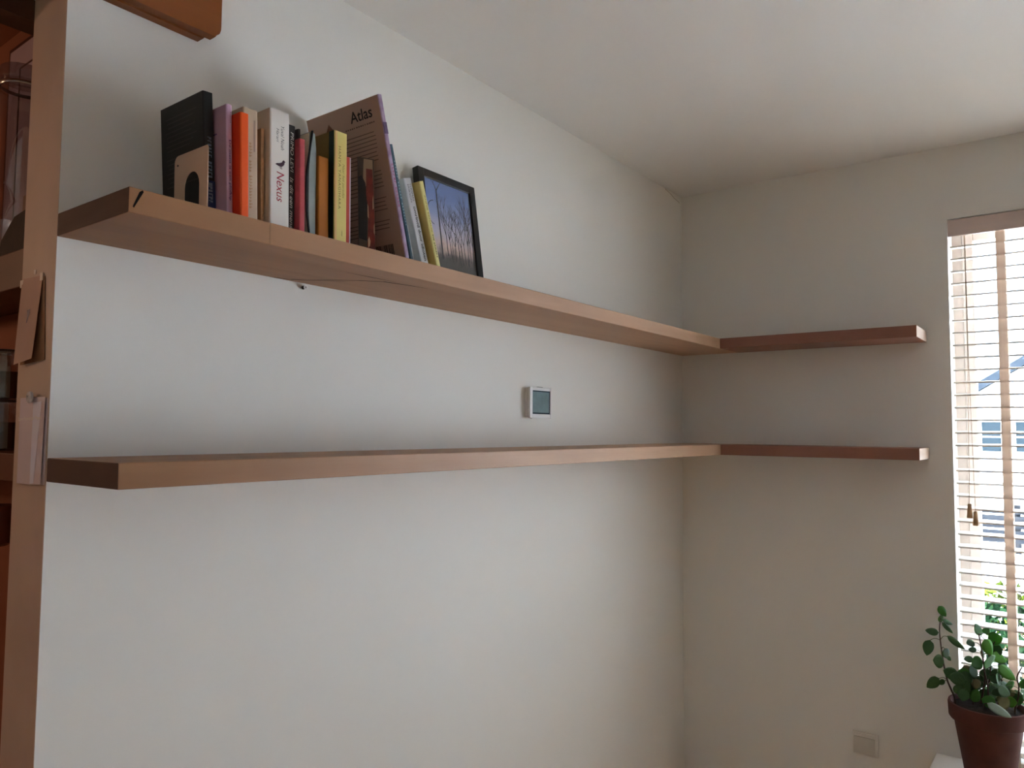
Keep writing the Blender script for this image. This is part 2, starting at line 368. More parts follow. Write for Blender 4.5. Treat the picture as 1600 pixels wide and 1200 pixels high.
# ------------------------------------------------------------------ thermostat
th = thing('thermostat', 'white square wall thermostat with dark teal screen between the shelves', 'thermostat', (-1.1005, 0, 1.5838))
tp = mat('thermostat_plastic', (.80, .78, .76), .4, .4)
obj('back_plate', bx(-.0585, .0585, -.011, -.0003, -.0465, .0465, .003), tp, th)
obj('gasket', bx(-.0575, .0575, -.0125, -.0111, -.0455, .0455), mat('gasket_grey', (.2, .19, .19), .6), th)
bm = bmesh.new()
box(bm, -.0605, .0605, -.018, -.0126, -.0485, .0485, .003)
for a in ((-.0605, -.0455, -.0485, .0485), (.052, .0605, -.0485, .0485), (-.0455, .052, .0385, .0485), (-.0455, .052, -.0485, -.0365)):
    box(bm, a[0], a[1], -.0225, -.0181, a[2], a[3], .0015)
obj('housing', bm, tp, th, smooth=True)
sc = obj('screen', bx(-.045, .0515, -.0205, -.0182, -.036, .038), mat('screen_border', (.015, .03, .035), .25, .5), th)
obj('display', bx(-.043, .045, -.0212, -.0206, -.0315, .0345), mat('lcd_teal', (.10, .17, .17), .35, .5, noise=.25, scale=30), sc)
obj('button', bx(-.012, .012, -.020, -.0126, .0486, .0500, .0005), mat('button_grey', (.15, .13, .13), .5), th)
obj('lower_lip', bx(-.045, .002, -.019, -.0126, -.0505, -.0486), tp, th)

# ------------------------------------------------------------------ wall socket
so = thing('wall_socket', 'white square wall socket low on the wall, left of the flowerpot', 'socket', (0, -.717, .3545))
ivory = mat('ivory_plastic', (.72, .68, .62), .45, .4)
obj('cover_plate', bx(-.009, -.0003, -.0435, .0435, -.041, .041, .002), ivory, so)
obj('lid', bx(-.0155, -.0092, -.033, .0385, -.035, .025, .002), mat('ivory_lid', (.60, .56, .50), .45, .4), so)
obj('hinge', bx(-.0125, -.0092, -.033, .0385, .0265, .0345, .001), ivory, so)

# ================================================================== BOOKS
def plain(name, c, **k): return mat(name, S(c), k.pop('rough', .45), k.pop('spec', .35), **k)
def book(label, x0, ys, h, t, w, lean, left, spine, right, hard=False, z0=ZS, group='books on the upper shelf', pages=None):
    t_ = thing('book', label, 'book', (x0, ys, z0+.0003), (0, -math.radians(lean), 0), group)
    b = .0024 if hard else .0009; r = min(.0025, t*.25); ins = .003 if hard else .0006
    pts = [(0, w), (0, r), (r*.3, r*.3), (r, 0), (t-r, 0), (t-r*.3, r*.3), (t, r), (t, w), (t-b, w), (t-b, r+b), (b, r+b), (b, w)]
    bm, side = prism(pts, 'z', 0, h)
    for i, f in enumerate(side):
        f.material_index = 0 if i in (0, 11, 10) else (2 if i in (6, 7, 8) else 1)
    obj('cover', bm, [left, spine, right], t_)
    obj('page_block', bx(b*1.02, t-b*1.02, r+b*1.1, w-ins-.0005, ins, h-ins), pages or page_m, t_)
    return t_
white_ink = plain('white_ink', (225, 222, 215)); black_ink = plain('black_ink', (28, 24, 24)); grey_ink = plain('grey_ink', (95, 90, 90))
eps = .0004

# 1 black paperback with lines of small print on its back board
bk = plain('black_cover', (26, 24, 25), noise=.3, scale=15)
b = book('black paperback at the left end, behind the beige bookend', -2.3455, -.170, .231, .0195, .145, 3.6, bk, plain('black_spine', (24, 23, 24)), bk)
rows = []
for k in range(16):
    y = .205 - k*.0085
    if k == 8: continue
    rows.append((-.128+.004*(k % 3), -.022-.006*((k*7) % 5), y, y+.0022))
put(obj('printed_text', bars(rows), plain('dim_print', (52, 48, 46)), b), ROT_LEFT, (-eps, 0, 0))
bm = bx(.0004, .0191, -.0005, .001, .002, .072); obj('spine_band', bm, plain('deep_blue_band', (22, 44, 92)), b)
rows = []; q = 0
for k in range(19):
    ww = random.uniform(.003, .006); rows.append((q, q+ww*.4, 0, .007)) if k not in (6, 12) else None
    rows.append((q, q+ww, random.choice((0, .003, .006)), .0075)) if k not in (6, 12) else None
    q += .0063
put(obj('spine_print', bars(rows), plain('pale_blue_print', (120, 130, 150)), b), ROT_SPINE, (.006, -.0008, .15))

# bookend against it
be = thing('bookend', 'beige metal bookend with an arched cut-out holding the black book', 'bookend', (-2.372, -.217, ZS))
bp = mat('bookend_enamel', S((205, 172, 145)), .4, .4)
W_, Hb = .108, .118
pts = [(0, .0012), (0, Hb-.004), (.003, Hb)]
pts += [(W_-.012+.012*math.sin(a), Hb-.012+.012*math.cos(a)) for a in (0, .4, .8, 1.2, 1.57)]
pts += [(W_, .0012), (W_-.033, .0012)]
arch = [(W_-.033, .045)] + [(.0505+.0245*math.cos(a), .055+.026*math.sin(a)) for a in [i*PI/10 for i in range(0, 11)]] + [(.026, .045), (.026, .0012)]
pts += arch
bm, _ = prism(pts, 'x', 0, .0016)
be_o = obj('upright', bm, bp, be, rot=(0, 0, 0)); be.rotation_euler = (0, -math.radians(1.0), 0)
obj('foot_plate', bx(.0, .026, .001, .05, .0, .0011), bp, be)
obj('peg', bx(-.0012, 0, W_-.0135, W_-.0105, Hb-.0195, Hb-.0165), black_ink, be)
bm = bmesh.new(); box(bm, .0017, .0040, .006, .018, .0012, .0035, .0008); box(bm, .0017, .0040, .026, .036, .0012, .0035, .0008)
obj('shadow_gap', bm, plain('shadow_gap_red', (60, 18, 14)), be)  # dark red blocks painting the shadow gap at the upright's foot

# 2 lilac paperback
li = plain('lilac_cover', (196, 158, 176), noise=.08, scale=8); lis = plain('lilac_spine', (212, 178, 205))
b = book('lilac paperback with purple spine title, second from the left', -2.3252, -.204, .2066, .0112, .125, 2.5, li, lis, li)
pk = plain('purple_ink', (92, 52, 120))
lettering(b, 'spine_title', 'De mens is een plofkip', .108, .0058, ROT_SPINE, (.0028, -eps, .143), pk, bold=.01)
lettering(b, 'spine_author', 'Roanne', .020, .0026, ROT_SPINE, (.0066, -eps, .194), pk)
put(obj('printed_line', bars([(-.07, -.03, .158, .160)]), pk, b), ROT_LEFT, (-eps, 0, 0))
# 3 orange
b = book('bright orange thin hardback standing proud of its neighbours', -2.3136, -.226, .1915, .0166, .125, 1.9,
         plain('orange_board', (228, 62, 22)), plain('orange_spine', (240, 92, 30)), plain('orange_board', (0, 0, 0)), hard=True)
# 4 grey beige
bgm = plain('grey_beige_cover', (196, 176, 152), noise=.1, scale=20)
b = book('greyish beige book with faded spine print, right of the orange one', -2.2955, -.206, .2122, .0305, .135, 1.9, bgm, bgm, bgm)
rows = []; q = 0
for k in range(22):
    if k in (5, 10): q += .005; continue
    rows.append((q, q+.0016, 0, random.uniform(.004, .0065))); rows.append((q, q+.0036, random.choice((0, .002)), .0035)); q += .0056
put(obj('spine_print', bars(rows), plain('faded_orange_print', (172, 140, 104)), b), ROT_SPINE, (.0125, -eps, .150))
put(obj('spine_line', bars([(0, .058, 0, .0035)]), plain('faded_grey_print', (160, 142, 128)), b), ROT_SPINE, (.0215, -eps, .193))
# 5 kraft booklet
kr = plain('kraft_cover', (160, 112, 78), noise=.25, scale=30)
book('thin brown kraft booklet beside the thick white book', -2.2458, -.187, .1935, .0070, .12, 1.6, kr, plain('kraft_spine', (205, 160, 120), noise=.3, scale=60), kr)
# 6 thick white
wh = plain('white_cover', (226, 222, 216)); 
b = book('thick white paperback with a red title and small bird', -2.2361, -.200, .2336, .0429, .153, 1.4, plain('cream_cover', (205, 182, 160)), wh, wh)
gi = plain('slate_ink', (88, 90, 92))
lettering(b, 'spine_author', 'Yuval Noah', .046, .0075, ROT_SPINE, (.0235, -eps, .205), gi, shear=.25)
lettering(b, 'spine_author', 'Harari', .026, .0062, ROT_SPINE, (.0135, -eps, .198), gi, shear=.25)
lettering(b, 'spine_title', 'Nexus', .057, .0165, ROT_SPINE, (.0145, -eps, .116), plain('crimson_ink', (168, 58, 70)), shear=.2)
# the bird: a small pigeon on the spine, lying with its head up
bird = [(0, .003), (.004, .0055), (.010, .0068), (.015, .0095), (.017, .0135), (.0195, .0145), (.0215, .0125), (.0235, .0118), (.021, .0105), (.0205, .007), (.018, .003), (.013, .0005), (.007, .001)]
bm = bmesh.new(); bm.faces.new([bm.verts.new((x, y, 0)) for x, y in bird])
for x0 in (.0105, .0135):
    bm.faces.new([bm.verts.new((x, y, 0)) for x, y in ((x0, .0012), (x0+.001, .0012), (x0+.002, -.004), (x0+.0008, -.004))])
Rb = Matrix(((.75, .66, 0), (0, 0, -1), (-.66, .75, 0)))
put(obj('bird_emblem', bm, plain('plum_ink', (74, 48, 62)), b), ROT_FRONT, (.011, -eps, .126))
# 7 dark grey
dg = plain('charcoal_cover', (58, 56, 56)); 
b = book('charcoal paperback with white italic spine title', -2.1918, -.190, .2195, .0188, .13, 1.1, dg, dg, dg)
lettering(b, 'spine_author', 'PRIMO LEVI', .078, .0072, ROT_SPINE, (.0075, -eps, .2055), white_ink, shear=.15)
lettering(b, 'spine_title', 'Is dit een mens', .100, .0078, ROT_SPINE, (.0070, -eps, .117), white_ink, shear=.3)
# 8 pink-red
pr = plain('coral_cover', (188, 78, 84), noise=.2, scale=60)
book('thin coral red book with blank spine', -2.1727, -.205, .1933, .0130, .12, 1.5, pr, pr, pr)
# 9 dark grey slim taller one behind
dgs = plain('slate_cover', (70, 68, 66))
book('slim dark grey book set back behind the coral red one', -2.1585, -.182, .222, .0055, .12, 1.6, dgs, dgs, dgs)
# 10 soft notebook with a black band and a bowed grey cover
nb = thing('notebook', 'bowed soft grey notebook with a wavy black elastic edge', 'notebook', (-2.1515, -.200, ZS+.0003), (0, -math.radians(1.2), 0), 'books on the upper shelf')
hN = .2155
def strip(fn, n, y0, y1, nz=0):
    """closed prism whose outline runs up one side and down the other: fn(s) -> (xl, xr, z)"""
    Lp, Rp = [], []
    for k in range(n+1):
        xl, xr, z = fn(k/n); Lp.append((xl, z)); Rp.append((xr, z))
    return prism(Lp + Rp[::-1], 'y', y0, y1)[0]
bow = lambda s: .0055*math.sin(PI*s)**1.2
obj('cover', strip(lambda s: (.0045-bow(s)*.5, .0215 - .004*max(0, s-.85)/.15 - .002*(1-s), s*hN), 22, 0, .13), plain('grey_blue_cover', (150, 158, 156), noise=.25, scale=18), nb)
obj('page_block', strip(lambda s: (.0035-bow(s)*.5, .0044-bow(s)*.5, s*hN*.99), 22, .001, .128), page_m, nb)
def band(s):
    c = .001 - .0035*math.sin(PI*min(1, s*1.15))*(1 if s < .87 else .6) + (.0085*((s-.6)/.4)**1.4 if s > .6 else 0) + (.004*(1-s/.25) if s < .25 else 0)
    w = .0012 + .0022*math.sin(PI*min(1, s+.05))**2 + (.0008 if s > .9 else 0)
    return (c-w*.6, c+w, s*hN*1.015)
obj('elastic_band', strip(band, 26, -.0035, .0), plain('black_elastic', (14, 13, 14), rough=.7), nb)
# 11 ochre
oc = plain('ochre_cover', (176, 104, 24), noise=.12, scale=12)
book('ochre orange blank book, left of the tall pale yellow one', -2.1278, -.205, .1728, .0255, .115, 1.5, oc, oc, oc)
# 12 pale yellow thick
ye = plain('pale_yellow_spine', (222, 204, 122), noise=.08, scale=10)
b = book('thick pale yellow book with dark green hinge and olive board', -2.0976, -.215, .2323, .0322, .15, 1.0, plain('olive_board', (128, 100, 40), noise=.2, scale=8), ye, plain('olive_board', (0, 0, 0)))
obj('green_hinge', bx(-.0006, .0004, .0022, .017, 0, .2323), plain('dark_green_hinge', (24, 52, 42)), b)
obj('spine_edge', bx(.0016, .0065, -.0004, .001, .0002, .2321), plain('apricot_edge', (222, 178, 118)), b)
lettering(b, 'spine_author', 'HANYA YANAGIHARA', .128, .0062, ROT_SPINE, (.0098, -.0005, .202), plain('brown_ink', (120, 96, 48)), spacing=1.15)
lettering(b, 'spine_title', 'Naar het paradijs', .070, .0072, ROT_SPINE, (.0185, -.0005, .168), plain('olive_ink', (150, 132, 48)), shear=.3)
lettering(b, 'publisher_mark', 'roman', .011, .003, ROT_SPINE, (.018, -.0005, .031), plain('brown_ink', (0, 0, 0)))
# 13 thin red with white edge
rd = plain('brick_red_cover', (186, 62, 46))
b = book('thin brick red book with a pale edge beside the yellow one', -2.0640, -.205, .1915, .0165, .12, 1.0, rd, rd, plain('pale_lilac_board', (205, 190, 200)))
obj('pale_edge', bx(.0140, .0166, -.0004, .0018, .0003, .1912), plain('pale_lilac_board', (0, 0, 0)), b)
# 14 leaning booklet whose dark picture cover turns towards the room
BR, TR, TL, BL = [Vector(v) for v in ((-2.0050, -.2350, ZS+.0012), (-2.0109, -.2050, 2.0681), (-2.0425, -.1880, 2.0681), (-2.0365, -.2195, ZS+.0012))]
ex = (BR-BL).normalized(); ez0 = (TR-BR).normalized(); ny = ez0.cross(ex).normalized(); ez = ex.cross(ny).normalized()
bb = thing('book', 'dark leaning booklet with red and black picture cover before the big one', 'book', group='books on the upper shelf')
m4 = Matrix((ex, ny, ez)).transposed().to_4x4(); m4.translation = BL; bb.matrix_world = m4
bwid, bhei = (BR-BL).length, (TR-BR).length
obj('cover', bx(0, bwid, 0, .0035, 0, bhei, .0005), plain('dark_brown_cover', (74, 56, 44), noise=.2, scale=20), bb)
ny_ = -.0003
def patch(name, pts, m, d=ny_):
    bm = bmesh.new(); bm.faces.new([bm.verts.new((x*bwid, d, z*bhei)) for x, z in pts]); return obj(name, bm, m, bb)
patch('cream_print', [(.30, .70), (.92, .66), (.90, .985), (.36, .985), (.33, .9)], plain('cream_print', (150, 124, 96)))
patch('black_print', [(.02, .12), (.50, .10), (.56, .5), (.44, .72), (.22, .80), (.02, .78)], plain('black_print', (24, 18, 17)), -.0005)
patch('red_print', [(.50, .02), (.97, .02), (.97, .40), (.88, .88), (.50, .88), (.48, .6), (.60, .42)], plain('rust_red_print', (118, 40, 26), noise=.45, scale=60), -.0007)
for pts in ([(.56, .03), (.66, .05), (.70, .10), (.62, .15), (.55, .11)], [(.90, .20), (.96, .17), (.97, .30), (.91, .27)], [(.55, .36), (.62, .34), (.60, .47), (.55, .50)], [(.86, .44), (.93, .46), (.90, .60), (.86, .55)]):
    patch('cream_blot', pts, plain('cream_blot', (170, 135, 110)), -.0009)
# 15 large atlas leaning left
tan = plain('tan_cover', (186, 154, 136), noise=.08, scale=5)
asp = plain('mottled_lilac_spine', (186, 168, 196), noise=.5, scale=38, col2=S((150, 120, 150)))
b = book('large tan atlas leaning left, tallest of all the books', -1.9247, -.243, .3425, .0115, .236, 15.1, tan, asp, tan, hard=True)
lettering(b, 'cover_title', 'Atlas', .068, .0235, ROT_LEFT, (-eps, .094, .3025), black_ink, bold=.012)
dk = plain('brown_print', (108, 84, 74))
rows = [(-.115+q*.0068, -.115+q*.0068+random.uniform(.003, .006), .2905, .2935) for q in range(14)]
y = .272
for k in range(27):
    if k in (9, 16, 22): y -= .007; continue
    rows.append((-.20+.0*(k % 2), -.026-(.05 if k in (8, 15, 21, 26) else random.uniform(0, .006)), y, y+.0017)); y -= .0082
put(obj('printed_text', bars(rows), dk, b), ROT_LEFT, (-eps, 0, 0))
q = -.085; rows = []
while q < -.030:
    ww = random.choice((.0008, .0016, .0024)); rows.append((q, q+ww, .008, .036)); q += ww+random.choice((.0009, .0016))
put(obj('barcode', bars(rows), black_ink, b), ROT_LEFT, (-eps, 0, 0))
bm = bmesh.new(); bm.faces.new([bm.verts.new((x, y, 0)) for x, y in ((-.236, .27), (-.19, .285), (-.165, .318), (-.15, .30), (-.14, .27), (-.15, .2), (-.236, .19))])
put(obj('cover_picture', bm, plain('rusty_picture', (132, 92, 70), noise=.3, scale=18), b), ROT_LEFT, (-eps, 0, 0))
obj('spine_band', bx(.0012, .0110, -.0004, .001, .262, .286), plain('purple_band', (112, 88, 122), noise=.3, scale=60), b)
rows = []; q = 0
for k in range(13):
    if k == 6: q += .006; continue
    rows.append((q, q+.002, .0, .005)); rows.append((q, q+.0052, random.choice((0, .0035)), random.choice((.002, .005)))); q += .0072
put(obj('spine_print', bars(rows), plain('rose_print', (172, 110, 140)), b), ROT_SPINE, (.0035, -.0006, .20))
# 16 teal thin
te = plain('teal_cover', (62, 92, 108), noise=.25, scale=25)
b = book('thin teal book leaning against the atlas', -1.8790, -.215, .2600, .0090, .15, 16.2, te, te, plain('pale_board', (205, 208, 208)))
rows = [(q*.0065, q*.0065+.0038, 0, .0030) for q in range(22) if q not in (6, 13)]
put(obj('spine_print', bars(rows), plain('dusty_blue_print', (120, 150, 160)), b), ROT_SPINE, (.003, -eps, .225))
obj('pale_edge', bx(.0080, .0091, -.0003, .001, .0003, .085), plain('pale_board', (0, 0, 0)), b)
# 17 pale grey
ig = plain('pale_grey_spine', (206, 206, 210))
b = book('pale grey-white paperback leaning left with black title', -1.8280, -.200, .2040, .0235, .135, 18.6, plain('mid_grey_board', (196, 198, 196)), ig, ig)
lettering(b, 'spine_title', 'omringd door idioten', .124, .0102, ROT_SPINE, (.0080, -eps, .140), black_ink, bold=.018)
lettering(b, 'spine_author', 'THOMAS', .040, .0050, ROT_SPINE, (.0135, -eps, .192), grey_ink)
lettering(b, 'spine_author', 'ERIKSON', .040, .0050, ROT_SPINE, (.0060, -eps, .190), grey_ink)
# 18 yellow
yj = plain('lemon_spine', (224, 214, 140))
b = book('slim yellow paperback, last of the leaning books before the picture', -1.7938, -.215, .2035, .0125, .125, 18.4, plain('khaki_board', (222, 196, 120)), yj, yj)
lettering(b, 'spine_author', 'ANNIE ERNAUX', .085, .0042, ROT_SPINE, (.0042, -eps, .172), plain('olive_print', (150, 140, 60)), bold=.01)
lettering(b, 'spine_title', 'DE JAREN', .052, .0046, ROT_SPINE, (.0042, -eps, .082), black_ink, bold=.02)

# ------------------------------------------------------------------ framed photograph
FWd, FHt = .229, .322
fr = thing('picture_frame', 'black framed photograph of bare trees at dusk leaning on the wall', 'picture', (-1.681, -.0790, ZS+.0008), (-math.radians(8.3), 0, 0))
fm = plain('black_frame', (20, 19, 20), rough=.4)
bm = bmesh.new(); fb = .0225
box(bm, 0, fb, 0, .02, 0, FHt, .001); box(bm, FWd-fb, FWd, 0, .02, 0, FHt, .001)
box(bm, fb, FWd-fb, 0, .02, 0, fb, .001); box(bm, fb, FWd-fb, 0, .02, FHt-fb, FHt, .001)
obj('frame', bm, fm, fr)
m = bpy.data.materials.new('dusk_photo_print'); m.use_nodes = True; nt = m.node_tree; bs = nt.nodes['Principled BSDF']; bs.inputs['Roughness'].default_value = .35
tc = nt.nodes.new('ShaderNodeTexCoord'); sx = nt.nodes.new('ShaderNodeSeparateXYZ'); nt.links.new(tc.outputs['Generated'], sx.inputs[0])
nz = nt.nodes.new('ShaderNodeTexNoise'); nz.inputs['Scale'].default_value = 26; nz.inputs['Detail'].default_value = 5; nt.links.new(tc.outputs['Object'], nz.inputs['Vector'])
ma = nt.nodes.new('ShaderNodeMath'); ma.operation = 'MULTIPLY_ADD'; ma.inputs[1].default_value = .22; nt.links.new(nz.outputs['Fac'], ma.inputs[0]); nt.links.new(sx.outputs['Z'], ma.inputs[2])
sb = nt.nodes.new('ShaderNodeMath'); sb.operation = 'SUBTRACT'; sb.inputs[1].default_value = .11; nt.links.new(ma.outputs[0], sb.inputs[0])
cr = nt.nodes.new('ShaderNodeValToRGB'); nt.links.new(sb.outputs[0], cr.inputs[0])
e = cr.color_ramp.elements; e[0].position = 0; e[0].color = S((66, 64, 64)); e[1].position = 1; e[1].color = S((112, 138, 196))
for p_, c_ in ((.21, (76, 72, 72)), (.28, (112, 100, 100)), (.36, (216, 190, 184)), (.48, (202, 194, 212)), (.68, (152, 168, 214)), (.85, (118, 144, 202))):
    q = e.new(p_); q.color = S(c_)
nt.links.new(cr.outputs[0], bs.inputs['Base Color'])
ph = obj('photo', bx(fb-.002, FWd-fb+.002, .006, .010, fb-.002, FHt-fb+.002), m, fr)
obj('pane', bx(fb-.002, FWd-fb+.002, .003, .0042, fb-.002, FHt-fb+.002), glass('frame_glass', refl=.02), fr)
obj('backing', bx(.012, FWd-.012, .0105, .018, .012, FHt-.012), plain('backing_board', (90, 70, 50)), fr)
# printed trees: flat ink on the photograph
rt_ = random.Random(3); bm = bmesh.new(); PW, PH = FWd-2*fb, FHt-2*fb
def ink(x0, z0, x1, z1, w0, w1):
    d = Vector((x1-x0, z1-z0)); n = Vector((-d.y, d.x)).normalized()
    c = lambda v, hi: min(max(v, 0), hi)
    bm.faces.new([bm.verts.new((fb+c(x, PW), .0058, fb+c(z, PH))) for x, z in ((x0-n.x*w0, z0-n.y*w0), (x0+n.x*w0, z0+n.y*w0), (x1+n.x*w1, z1+n.y*w1), (x1-n.x*w1, z1-n.y*w1))])
def grow(x, z, a, l, w, d):
    if d == 0 or x < .002 or x > PW-.002 or z > PH-.004: return
    x1, z1 = x+l*math.sin(a), z+l*math.cos(a); ink(x, z, x1, z1, w, w*.72)
    for s in (-1, 1):
        if rt_.random() < .85: grow(x1, z1, a*.8+s*rt_.uniform(.15, .55), l*rt_.uniform(.62, .85), w*.66, d-1)
    if rt_.random() < .5: grow(x1, z1, a+rt_.uniform(-.12, .12), l*.8, w*.75, d-1)
ink(.050, .06, .047, .255, .0028, .0020); grow(.047, .252, -.5, .02, .0014, 4); grow(.047, .25, .6, .025, .0014, 4)
for k in range(9):      # the curled bough on the left tree
    a0, a1 = PI*.5+k*.33, PI*.5+(k+1)*.33
    ink(.032+.026*math.cos(a0), .185+.034*math.sin(a0), .032+.026*math.cos(a1), .185+.034*math.sin(a1), .0010, .0010)
for x, l, w in ((.072, .055, .0016), (.086, .052, .0013), (.103, .040, .0011), (.118, .046, .0013), (.131, .050, .0015), (.143, .054, .0016), (.155, .058, .0017), (.166, .056, .0016), (.176, .06, .0018)):
    grow(x, rt_.uniform(.055, .075), rt_.uniform(-.06, .05), l, w, 5)
for k in range(24):
    x = rt_.uniform(.02, PW-.003); z = rt_.uniform(.05, .075); ink(x, z, x+rt_.uniform(-.003, .003), z+rt_.uniform(.02, .085), .0007, .0003)
obj('printed_trees', bm, plain('tree_ink', (46, 44, 58)), ph)

# ================================================================== CARDS ON THE WALL'S END
cd = thing('greeting_card', 'pinkish folded card with a purple mark taped to the wall end', 'card', (-L-.0006, .0, 1.60))
cpaper = plain('pink_grey_card', (190, 158, 142), noise=.06, scale=12, rough=.8)
bm = bmesh.new()
def slab(bm, quad, th=.0005):
    a = [bm.verts.new(v) for v in quad]; b_ = [bm.verts.new((v[0]-th, v[1], v[2])) for v in quad]
    bm.faces.new(a); bm.faces.new(b_[::-1])
    for i in range(4): bm.faces.new((a[i], a[(i+1) % 4], b_[(i+1) % 4], b_[i]))
    return bm
obj('front_leaf', slab(bmesh.new(), [(-.0012, .1338, .1644), (-.0012, .045, .1621), (-.0125, .0465, .0153), (-.0125, .1235, .0077)]), cpaper, cd)
obj('back_leaf', slab(bmesh.new(), [(-.0004, .134, .160), (-.0004, .038, .160), (-.0006, .0245, .0128), (-.0006, .128, .008)]), plain('brown_card', (150, 112, 82), rough=.8), cd)
bm = bmesh.new(); bm.faces.new([bm.verts.new(v) for v in ((-.0065, .0925, .104), (-.0065, .0795, .105), (-.0071, .0785, .098), (-.0085, .0855, .081), (-.0087, .0885, .080), (-.0077, .0880, .092))])
obj('purple_mark', bm, plain('purple_mark', (84, 62, 96)), cd)
tapem = plain('clear_tape', (214, 204, 196), rough=.3)
obj('tape', bx(-.0024, -.0012, .128, .141, .149, .163, .0003), tapem, cd); obj('tape', bx(-.0024, -.0012, .044, .055, .153, .167, .0003), tapem, cd); obj('tape', bx(-.0014, -.0006, .077, .084, .168, .176, .0003), tapem, cd)
lf = thing('leaflet', 'pale lilac folded leaflet with white lettering pinned below the card', 'leaflet', (-L-.0006, 0, 1.397))
lp = plain('lilac_grey_paper', (216, 204, 212), noise=.08, scale=10, rough=.7); lp2 = plain('blue_grey_paper', (226, 228, 244), rough=.6)
obj('left_panel', slab(bmesh.new(), [(-.001, .1176, .1514), (-.004, .054, .1514), (-.004, .0540, .001), (-.001, .1171, .0)]), lp, lf)
obj('right_panel', slab(bmesh.new(), [(-.004, .0537, .1514), (-.003, .0080, .1516), (-.003, .0120, .003), (-.004, .0537, .001)]), lp, lf)
obj('pale_streak', slab(bmesh.new(), [(-.0046, .052, .142), (-.0040, .020, .144), (-.0044, .038, .004), (-.0046, .0525, .002)], .0002), lp2, lf)
obj('back_sheet', bx(-.0006, 0, .004, .114, .002, .15), lp, lf)  # plain sheet of the leaflet's paper behind both panels
t1 = link('lettering', text_mesh('Low Powered Paper', .098, .0088, bold=.01), white_ink, lf)
dv = Vector((.0005, -.098, .0025)).normalized(); nz_ = Vector((-1, 0, 0)); nz_ = (nz_ - dv*nz_.dot(dv)).normalized(); uy = nz_.cross(dv)
mm = Matrix((dv, uy, nz_)).transposed().to_4x4(); mm.translation = Vector((-.0052, .112, .1085)); t1.matrix_local = mm
pn = thing('push_pin', 'round white push pin holding the lilac leaflet', 'pin', (-L-.0072, .0550, 1.5485), (0, -PI/2, 0))
obj('head', lathe([(.002, 0), (.0095, .0005), (.0105, .003), (.009, .0055), (.0035, .0065)], 20, cap1=True), plain('pearl_white', (216, 216, 222), rough=.2), pn, smooth=True)
o = link('letter_mark', text_mesh('M', .007, .007), plain('slate_ink', (0, 0, 0)), pn); o.location = (-.0035, .0035, .0068); o.rotation_euler = (0, 0, -PI/2)
obj('shaft', lathe([(.0008, -.0066), (.0008, 0)], 8, cap1=True), plain('pin_steel', (150, 150, 150)), pn)

# ================================================================== KITCHEN SIDE
kb = tag(obj('lintel_beam', bx(-5.5, -2.34, .1405, .20, 2.252, H-.013), dark_wood), 'dark brown wooden beam over the opening, top left corner', 'beam')
KX0, KX1 = -2.47, -2.3302
for z0, z1, lab in ((1.776, 1.854, 'thick dark wooden kitchen shelf board, upper one, under the glass bottle'),
                    (1.389, 1.444, 'dark wooden kitchen shelf board, lower one, under the stacked jars')):
    tag(obj('kitchen_shelf', bx(KX0, KX1, .1425, 1.6, z0, z1, .002), dark_wood_y), lab, 'shelf', 'kitchen shelf boards')
tag(obj('poster', bx(-2.3405, -2.3305, .10+.05, .80, 1.90, 2.47), plain('poster_rim', (70, 34, 26))), 'pale pinkish print with a thin dark rim on the orange kitchen wall', 'picture')
po = bpy.data.objects['poster']; obj('print', bx(-2.3412, -2.3406, .155, .79, 1.91, 2.46), plain('poster_pink_grey', (172, 150, 160), noise=.12, scale=6), po)
bm = bmesh.new(); tube([(-2.3416, .72, 2.40), (-2.3416, .155, 2.40)], .0022, 4, bm); tube([(-2.3416, .72, 2.40), (-2.3416, .72, 1.92)], .0022, 4, bm); obj('print_line', bm, plain('poster_rim', (0, 0, 0)), po)
cg = glass('clear_glass', (.74, .73, .76, 1), .30, .05)
gb = thing('glass_bottle', 'tall clear glass bottle on the upper kitchen shelf', 'bottle', (-2.412, .485, 1.8543))
prof_o = [(.0, 0), (.046, 0), (.052, .006), (.052, .13), (.047, .15), (.050, .17), (.052, .36), (.050, .385), (.044, .395), (.046, .40), (.046, .41), (.042, .413)]
obj('body', lathe(prof_o[1:], 28), cg, gb, smooth='all')
obj('stopper', lathe([(.040, .412), (.049, .416), (.050, .436), (.046, .443), (.014, .446)], 20, cap1=True), cg, gb, smooth=True)
obj('neck_ring', lathe([(.0470, .398), (.0495, .402), (.0470, .406)], 20, cap0=False), plain('steel_wire', (170, 165, 165), metal=.8, rough=.25), gb, smooth='all')
bm = bmesh.new(); slabp = [(-.02, 0), (.03, 0), (.005, .045), (-.02, .05)]
pg = thing('paper_bag', 'dark crumpled paper wedge lying on the kitchen shelf before the bottle', 'bag', (-2.448, .33, 1.8543))
bm, _ = prism([(-.06, 0), (.10, 0), (.085, .035), (.02, .075), (-.05, .082)], 'x', -.018, .012); obj('fold', bm, plain('dark_paper', (52, 36, 30), noise=.3, scale=30, rough=.8), pg)
obj('flap', bx(-.012, .008, -.05, -.005, .083, .115), plain('brown_wood_scrap', (96, 62, 40)), pg)
dark_fill = plain('dark_preserve', (22, 16, 16), rough=.3)
def jar(x, y, z, label):
    j = thing('storage_jar', label, 'jar', (x, y, z), group='stacked jars on the kitchen shelf')
    obj('glass_body', lathe([(.030, 0), (.034, .004), (.034, .094), (.031, .100), (.031, .106)], 24), cg, j, smooth=True)
    obj('contents', lathe([(.030, .004), (.0325, .007), (.0325, .062)], 24, cap1=True), dark_fill, j, smooth=True)
    obj('lid', lathe([(.033, .1062), (.033, .1105), (.030, .1112)], 24, cap1=True), plain('smoke_lid', (70, 52, 46), rough=.3), j, smooth=True)
